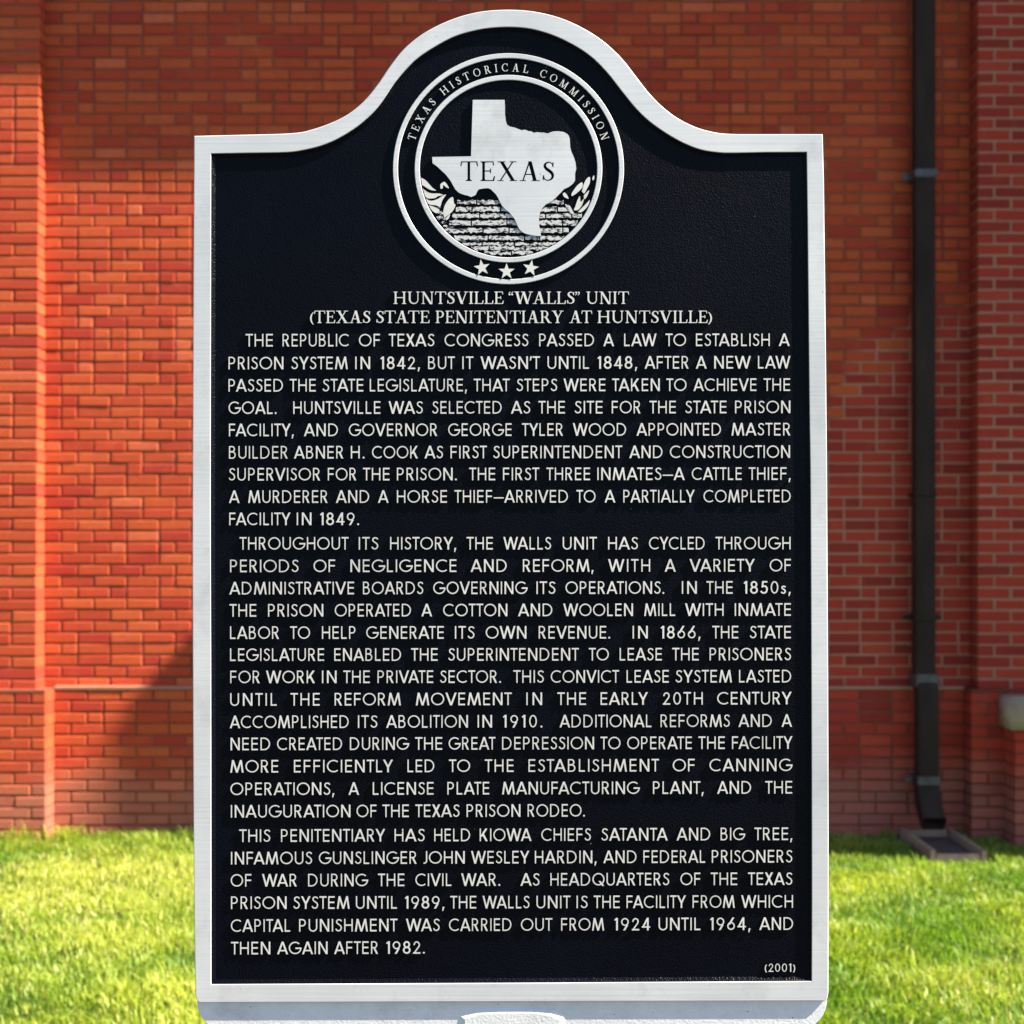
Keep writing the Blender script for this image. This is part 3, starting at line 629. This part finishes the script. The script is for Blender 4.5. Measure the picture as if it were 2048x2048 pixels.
# raised text
LX = lambda z: 440+z*.31574
RX = lambda z: 1040+z*.32091
TXT = [  # oy, left baseline, right baseline, words: (text, x0, x1); values above 3000 belong to the right-hand measuring sheet
 (560,420,410,[('THE',160,333),('REPUBLIC',395,817),('OF',878,1012),('TEXAS',1068,1358),('CONGRESS',1422,3053),('PASSED',3120,3463),('A',3520,3587),('LAW',3650,3852),('TO',3908,4037),('ESTABLISH',4098,4558),('A',4615,4683)]),
 (560,565,550,[('PRISON',52,400),('SYSTEM',450,808),('IN',856,950),('1842,',1015,1265),('BUT',1318,1487),('IT',1535,1605),("WASN'T",1650,3125),('UNTIL',3172,3430),('1848,',3483,3730),('AFTER',3778,4052),('A',4097,4165),('NEW',4212,4440),('LAW',4485,4687)]),
 (560,706,690,[('PASSED',52,398),('THE',440,605),('STATE',648,907),('LEGISLATURE,',948,1563),('THAT',1607,1835),('STEPS',1878,3233),('WERE',3272,3533),('TAKEN',3575,3872),('TO',3913,4040),('ACHIEVE',4082,4475),('THE',4520,4685)]),
 (560,848,829,[('GOAL.',52,357),('HUNTSVILLE',463,1015),('WAS',1067,1285),('SELECTED',1343,1785),('AS',1843,3065),('THE',3115,3280),('SITE',3340,3515),('FOR',3573,3752),('THE',3808,3972),('STATE',4030,4288),('PRISON',4342,4687)]),
 (560,989,968,[('FACILITY,',55,465),('AND',530,747),('GOVERNOR',815,1375),('GEORGE',1445,1847),('TYLER',1913,3268),('WOOD',3330,3663),('APPOINTED',3727,4255),('MASTER',4320,4687)]),
 (560,1131,1108,[('BUILDER',55,427),('ABNER',467,780),('H.',828,915),('COOK',962,1253),('AS',1295,1413),('FIRST',1460,1690),('SUPERINTENDENT',1730,3638),('AND',3682,3890),('CONSTRUCTION',3935,4685)]),
 (560,1270,1245,[('SUPERVISOR',53,633),('FOR',682,862),('THE',905,1073),('PRISON.',1120,1500),('THE',1578,1743),('FIRST',1793,3120),('THREE',3165,3437),('INMATES\u2014A',3483,4028),('CATTLE',4072,4383),('THIEF,',4427,4688)]),
 (560,1412,1385,[('A',55,122),('MURDERER',177,680),('AND',733,945),('A',1000,1067),('HORSE',1120,1437),('THIEF\u2014ARRIVED',1485,3300),('TO',3352,3472),('A',3528,3595),('PARTIALLY',3645,4090),('COMPLETED',4145,4690)]),
 (560,1553,1525,[('FACILITY',57,445),('IN',485,578),('1849.',632,880)]),
 (1040,188,183,[('THROUGHOUT',122,813),('ITS',878,1003),('HISTORY,',1077,1495),('THE',1562,1728),('WALLS',1795,3195),('UNIT',3267,3480),('HAS',3550,3737),('CYCLED',3805,4153),('THROUGH',4220,4688)]),
 (1040,331,321,[('PERIODS',62,497),('OF',590,728),('NEGLIGENCE',825,1497),('AND',1587,1817),('REFORM,',1919,3458),('WITH',3550,3812),('A',3903,3972),('VARIETY',4058,4465),('OF',4557,4690)]),
 (1040,472,459,[('ADMINISTRATIVE',57,848),('BOARDS',905,1288),('GOVERNING',1350,3045),('ITS',3103,3222),('OPERATIONS.',3283,3900),('IN',4010,4103),('THE',4163,4327),('1850s,',4395,4688)]),
 (1040,613,597,[('THE',58,228),('PRISON',303,653),('OPERATED',725,1210),('A',1275,1343),('COTTON',1413,1820),('AND',1888,3203),('WOOLEN',3270,3705),('MILL',3775,3968),('WITH',4030,4270),('INMATE',4340,4690)]),
 (1040,754,738,[('LABOR',62,372),('TO',443,570),('HELP',645,858),('GENERATE',925,1417),('ITS',1488,1613),('OWN',1682,3040),('REVENUE.',3117,3563),('IN',3703,3797),('1866,',3877,4125),('THE',4200,4362),('STATE',4433,4690)]),
 (1040,894,875,[('LEGISLATURE',62,658),('ENABLED',723,1147),('THE',1210,1378),('SUPERINTENDENT',1445,3367),('TO',3430,3555),('LEASE',3622,3885),('THE',3950,4115),('PRISONERS',4183,4692)]),
 (1040,1035,1013,[('FOR',63,250),('WORK',290,600),('IN',645,737),('THE',780,948),('PRIVATE',997,1350),('SECTOR.',1393,1780),('THIS',1858,3150),('CONVICT',3192,3618),('LEASE',3665,3928),('SYSTEM',3970,4322),('LASTED',4367,4693)]),
 (1040,1178,1150,[('UNTIL',63,357),('THE',445,630),('REFORM',725,1145),('MOVEMENT',1240,1848),('IN',3040,3138),('THE',3233,3412),('EARLY',3503,3798),('20TH',3890,4140),('CENTURY',4230,4695)]),
 (1040,1320,1290,[('ACCOMPLISHED',60,815),('ITS',873,997),('ABOLITION',1052,1570),('IN',1632,1723),('1910.',1792,3140),('ADDITIONAL',3247,3820),('REFORMS',3877,4310),('AND',4363,4572),('A',4632,4697)]),
 (1040,1460,1427,[('NEED',65,317),('CREATED',360,773),('DURING',822,1195),('THE',1235,1407),('GREAT',1448,1745),('DEPRESSION',1787,3462),('TO',3502,3628),('OPERATE',3668,4072),('THE',4113,4278),('FACILITY',4323,4700)]),
 (1500,145,133,[('MORE',63,367),('EFFICIENTLY',467,1095),('LED',1187,1358),('TO',1450,1585),('THE',1677,1860),('ESTABLISHMENT',3053,3867),('OF',3952,4090),('CANNING',4182,4698)]),
 (1500,288,273,[('OPERATIONS,',63,722),('A',813,880),('LICENSE',967,1352),('PLATE',1440,1705),('MANUFACTURING',1787,3745),('PLANT,',3830,4145),('AND',4230,4443),('THE',4530,4698)]),
 (1500,430,413,[('INAUGURATION',67,825),('OF',863,990),('THE',1028,1195),('TEXAS',1237,1518),('PRISON',1562,1903),('RODEO.',3048,3405)]),
 (1500,585,563,[('THIS',120,318),('PENITENTIARY',385,1045),('HAS',1105,1297),('HELD',1357,1585),('KIOWA',1645,3072),('CHIEFS',3133,3443),('SATANTA',3507,3922),('AND',3977,4188),('BIG',4252,4403),('TREE,',4463,4698)]),
 (1500,727,703,[('INFAMOUS',68,583),('GUNSLINGER',625,1245),('JOHN',1285,1550),('WESLEY',1590,3058),('HARDIN,',3093,3477),('AND',3520,3728),('FEDERAL',3770,4155),('PRISONERS',4197,4700)]),
 (1500,868,843,[('OF',65,197),('WAR',265,485),('DURING',557,935),('THE',1000,1167),('CIVIL',1237,1465),('WAR.',1527,1775),('AS',1903,3123),('HEADQUARTERS',3190,3932),('OF',4000,4125),('THE',4190,4355),('TEXAS',4423,4700)]),
 (1500,1010,985,[('PRISON',68,420),('SYSTEM',462,820),('UNTIL',860,1120),('1989,',1170,1420),('THE',1458,1623),('WALLS',1663,3060),('UNIT',3103,3315),('IS',3353,3423),('THE',3460,3622),('FACILITY',3665,4035),('FROM',4077,4340),('WHICH',4380,4703)]),
 (1500,1155,1123,[('CAPITAL',67,443),('PUNISHMENT',500,1123),('WAS',1177,1392),('CARRIED',1450,1847),('OUT',1905,3202),('FROM',3257,3525),('1924',3588,3812),('UNTIL',3865,4125),('1964,',4185,4437),('AND',4493,4705)]),
 (1500,1298,1262,[('THEN',68,317),('AGAIN',360,680),('AFTER',722,1000),('1982.',1052,1297)]),
]
X = lambda z: RX(z-3000) if z >= 3000 else LX(z)
LH = .0024
def line_of(name, font, oy, bl, br, words, cap, lf=.31574, rf=.32091):
    yl = oy+bl*lf; yr = oy+br*rf
    mb = MB()
    for t, a, b_ in words:
        xa, xb = X(a), X(b_); k = (yr-yl)/(1590-460)
        word(mb, font, t, xa, xb, yl+k*(xa-460), cap, D_PANEL-LH, D_PANEL+.0001, .055 if font is SERIF else 0, k)
    return mb.build(name, [M_LETTER, M_PANEL], marker)
line_of('title_lettering', SERIF, 560, 150, 146.5, [('HUNTSVILLE',1098,1797),('\u201cWALLS\u201d',1828,3375),('UNIT',3413,3680)], 24.6)
line_of('title_lettering', SERIF, 560, 271, 266, [('(TEXAS',567,950),('STATE',988,1328),('PENITENTIARY',1365,3272),('AT',3308,3450),('HUNTSVILLE)',3483,4200)], 24.6)
for oy, bl, br, words in TXT: line_of('body_lettering', SANS, oy, bl, br, words, 25.2)
line_of('date_lettering', SANS, 1500, 1385*.32091/.31574, 1385, [('(2001)',4527,4717)], 16.5)

# emblem
EX = lambda x: 760+x*.26398
EY = lambda y: 80+y*.26398
CX, CY = EX(973), EY(972.5)
def ringp(r, n=128): return [(CX+r*math.cos(6.2831853*i/n), CY+r*math.sin(6.2831853*i/n)) for i in range(n)]
dsk = MB(); put(dsk, union([ringp(184)]), lambda x, y: (x, y), D_PANEL-.0006, D_PANEL+.0001)
emblem = dsk.build('emblem', [M_PANEL, M_PANEL], marker)
emblem['label'] = 'round emblem with a silver state map over stones and leaves'
for ro, ri in ((231.3, 221.3), (187.8, 177.6)):
    rg = MB(); put(rg, union([ringp(ro-1)], [ringp(ri+1)]), lambda x, y: (x, y), D_PANEL-.0030, D_PANEL-.0029)
    strip(rg, ringp(ro-1), D_PANEL-.0030, ringp(ro), D_PANEL-.0023); strip(rg, ringp(ro), D_PANEL-.0023, ringp(ro+.6), D_PANEL+.0001, 1)
    strip(rg, ringp(ri+1), D_PANEL-.0030, ringp(ri), D_PANEL-.0023); strip(rg, ringp(ri), D_PANEL-.0023, ringp(ri-.6), D_PANEL+.0001, 1)
    rg.build('ring', [M_FRAME, M_PANEL], emblem)
rb, rcap = 740*.26398, 60*.26398
for text, a0, a1 in (('TEXAS', 163.3, 137.6), ('HISTORICAL', 131.2, 78.6), ('COMMISSION', 71.6, 16.8)):
    mb = MB(); rl = rb + rcap*.5
    xs, tot = advance(SERIF, text, .0)
    sx = rcap*.98; arcl = R(a0-a1)*rl; extra = (arcl - tot*sx)/(len(text)-1)
    for i, ch in enumerate(text):
        w_ = SERIF[ch][0]*sx; c0 = xs[i]*sx + extra*i + w_/2; a = R(a0) - c0/rl
        er = Vector((math.cos(a), -math.sin(a))); et = Vector((math.sin(a), math.cos(a)))
        def fn(u, v):
            q = Vector((CX, CY)) + er*(rb+v*rcap) + et*(u*sx-w_/2); return (q.x, q.y)
        put(mb, glyph(SERIF, ch), fn, D_PANEL-.002, D_PANEL+.0001)
    mb.build('ring_lettering', [M_LETTER, M_PANEL], emblem)
TEX = [(703,452),(944,452),(947,500),(947,560),(953,610),(962,640),(985,655),(1020,662),(1050,674),(1075,683),(1092,678),(1112,682),(1125,690),(1145,690),(1165,702),(1190,697),(1215,700),(1240,700),(1270,707),(1295,697),(1320,690),(1355,690),(1390,695),(1412,706),(1430,722),(1438,750),(1441,810),(1450,845),(1470,890),(1482,930),(1487,975),(1478,1010),(1478,1062),(1468,1080),(1450,1098),(1425,1115),(1395,1128),(1375,1150),(1350,1175),(1330,1196),(1300,1222),(1258,1243),(1232,1270),(1215,1300),(1206,1340),(1205,1390),(1212,1440),(1216,1462),(1222,1484),(1180,1482),(1140,1475),(1105,1467),(1080,1455),(1058,1435),(1043,1408),(1030,1375),(1017,1350),(1000,1330),(985,1310),(955,1285),(925,1255),(912,1230),(895,1195),(880,1170),(858,1148),(838,1128),(818,1121),(785,1123),(748,1130),(735,1148),(728,1168),(712,1180),(690,1188),(665,1178),(640,1172),(612,1163),(590,1150),(572,1132),(558,1108),(540,1075),(520,1045),(495,1015),(463,985),(430,955),(398,932),(395,885),(690,880),(694,740)]
TEXP = [(EX(x), EY(y)) for x, y in TEX]
xs, tot = advance(SERIF, 'TEXAS', 0.10); s_ = (1318-608)*.26398/tot; cut = []
for i, ch in enumerate('TEXAS'):
    gv, gf, _ = glyph(SERIF, ch)
    for f in gf: cut.append([(EX(608)+(xs[i]+gv[k][0])*s_, EY(1068)-gv[k][1]*150*.26398) for k in f])
mp = MB(); put(mp, union([TEXP], cut), lambda x, y: (x, y), D_PANEL-.0034, D_PANEL-.0005)
mp.build('state_map', [M_FRAME, M_PANEL], emblem)
for sx_, sy_, rot in ((772,1724,-98.5),(959,1753,-90),(1142,1728,-81)):
    pts = []
    for k in range(10):
        rr = 64 if k % 2 == 0 else 25.5; a = R(rot+36*k+(0)); pts.append((EX(sx_+rr*math.cos(a)), EY(sy_+rr*math.sin(a))))
    st = MB(); put(st, union([pts]), lambda x, y: (x, y), D_PANEL-.0036, D_PANEL+.0001); st.build('star', [M_LETTER, M_PANEL], emblem)
# relief of rough stone courses, clipped to the disc and kept below the map
def ragged(x0, x1, y0, y1, amp):
    top = []; bot = []; n = max(5, int((x1-x0)/14))
    for i in range(n+1):
        x = x0+(x1-x0)*i/n; top.append((x, y0+random.uniform(-amp, amp))); bot.append((x, y1+random.uniform(-amp, amp)))
    return top + bot[::-1]
def clipd(pts, rr=668):
    out = []
    for x, y in pts:
        dx, dy = x-973, y-972; d = math.hypot(dx, dy)
        if d > rr: dx, dy = dx*rr/d, dy*rr/d
        out.append((EX(973+dx), EY(972+dy)))
    return out
stn = MB()
rows_ = [(1212,1240,585,1420,7),(1262,1296,575,1440,6),(1314,1344,548,1540,6),(1364,1400,525,1510,6),(1424,1456,470,1440,7),(1482,1512,560,1410,6),(1532,1552,620,1350,6),(1562,1590,690,1290,8),(1598,1622,790,1170,8)]
for y0, y1, xa, xb, amp in rows_:
    x = xa
    while x < xb-20:
        e = min(xb, x+random.uniform(110, 320))
        q = clipd(ragged(x, e-10, y0, y1, amp))
        if abs(area(q)) > 6: put(stn, union([q]), lambda u, v: (u, v), D_PANEL-.0022-random.uniform(0, .0004), D_PANEL-.0005)
        x = e
for k in range(46):                       # chips and broken edges down the left bank
    a = R(random.uniform(112, 178)); rr = random.uniform(585, 655); x, y = 973+rr*math.cos(a), 972+rr*math.sin(a); w_ = random.uniform(8, 24)
    if y < 1210: continue
    q = clipd([(x+w_*random.uniform(.6,1.2)*math.cos(t), y+w_*.5*random.uniform(.6,1.2)*math.sin(t)) for t in (0, 1, 2, 3.1, 4.1, 5.2)])
    put(stn, union([q]), lambda u, v: (u, v), D_PANEL-.0018-random.uniform(0, .0003), D_PANEL-.0005)
stn.build('stone_relief', [M_RELIEF, M_PANEL], emblem)
LEAVES = [[(308,1040),(345,1060),(395,1115),(425,1138),(380,1132),(335,1105),(312,1090)],
 [(315,1115),(360,1150),(400,1160),(445,1160),(478,1172),(440,1180),(415,1195),(355,1195),(328,1150)],
 [(335,1190),(380,1215),(430,1205),(470,1180),(500,1168),(470,1215),(455,1260),(425,1250),(380,1245),(350,1225)],
 [(490,1250),(520,1205),(552,1188),(560,1235),(572,1250),(545,1300),(500,1335),(475,1350),(480,1290)],
 [(440,1345),(470,1300),(485,1345),(462,1352)],
 [(370,1250),(410,1262),(450,1285),(430,1310),(395,1290)],
 [(500,1345),(530,1318),(520,1350),(500,1362)],
 [(457,1090),(490,1072),(522,1120),(500,1112),(478,1095),(475,1120),(458,1122)],
 [(1452,1160),(1490,1105),(1530,1075),(1535,1110),(1500,1150),(1455,1180)],
 [(1530,1145),(1545,1090),(1565,1050),(1590,1035),(1590,1080),(1565,1130),(1548,1160)],
 [(1480,1260),(1495,1215),(1515,1180),(1520,1225),(1545,1200),(1530,1250),(1500,1285),(1470,1285)],
 [(1545,1175),(1585,1135),(1570,1180),(1548,1205)],
 [(1385,1160),(1405,1155),(1430,1200),(1395,1185)],
 [(1400,1240),(1440,1255),(1465,1300),(1500,1325),(1445,1310)],
 [(1500,1300),(1560,1240),(1590,1210),(1575,1255),(1530,1300)],
 [(1610,1040),(1622,1022),(1624,1050),(1612,1060)]]
for q in LEAVES:
    q2 = clipd(cat(q+[q[0]], 3)[:-1], 666)
    lf_ = MB(); put(lf_, union([q2]), lambda u, v: (u, v), D_PANEL-.0026, D_PANEL-.0005); lf_.build('leaf', [M_RELIEF if random.random() < .15 else M_LETTER, M_PANEL], emblem)
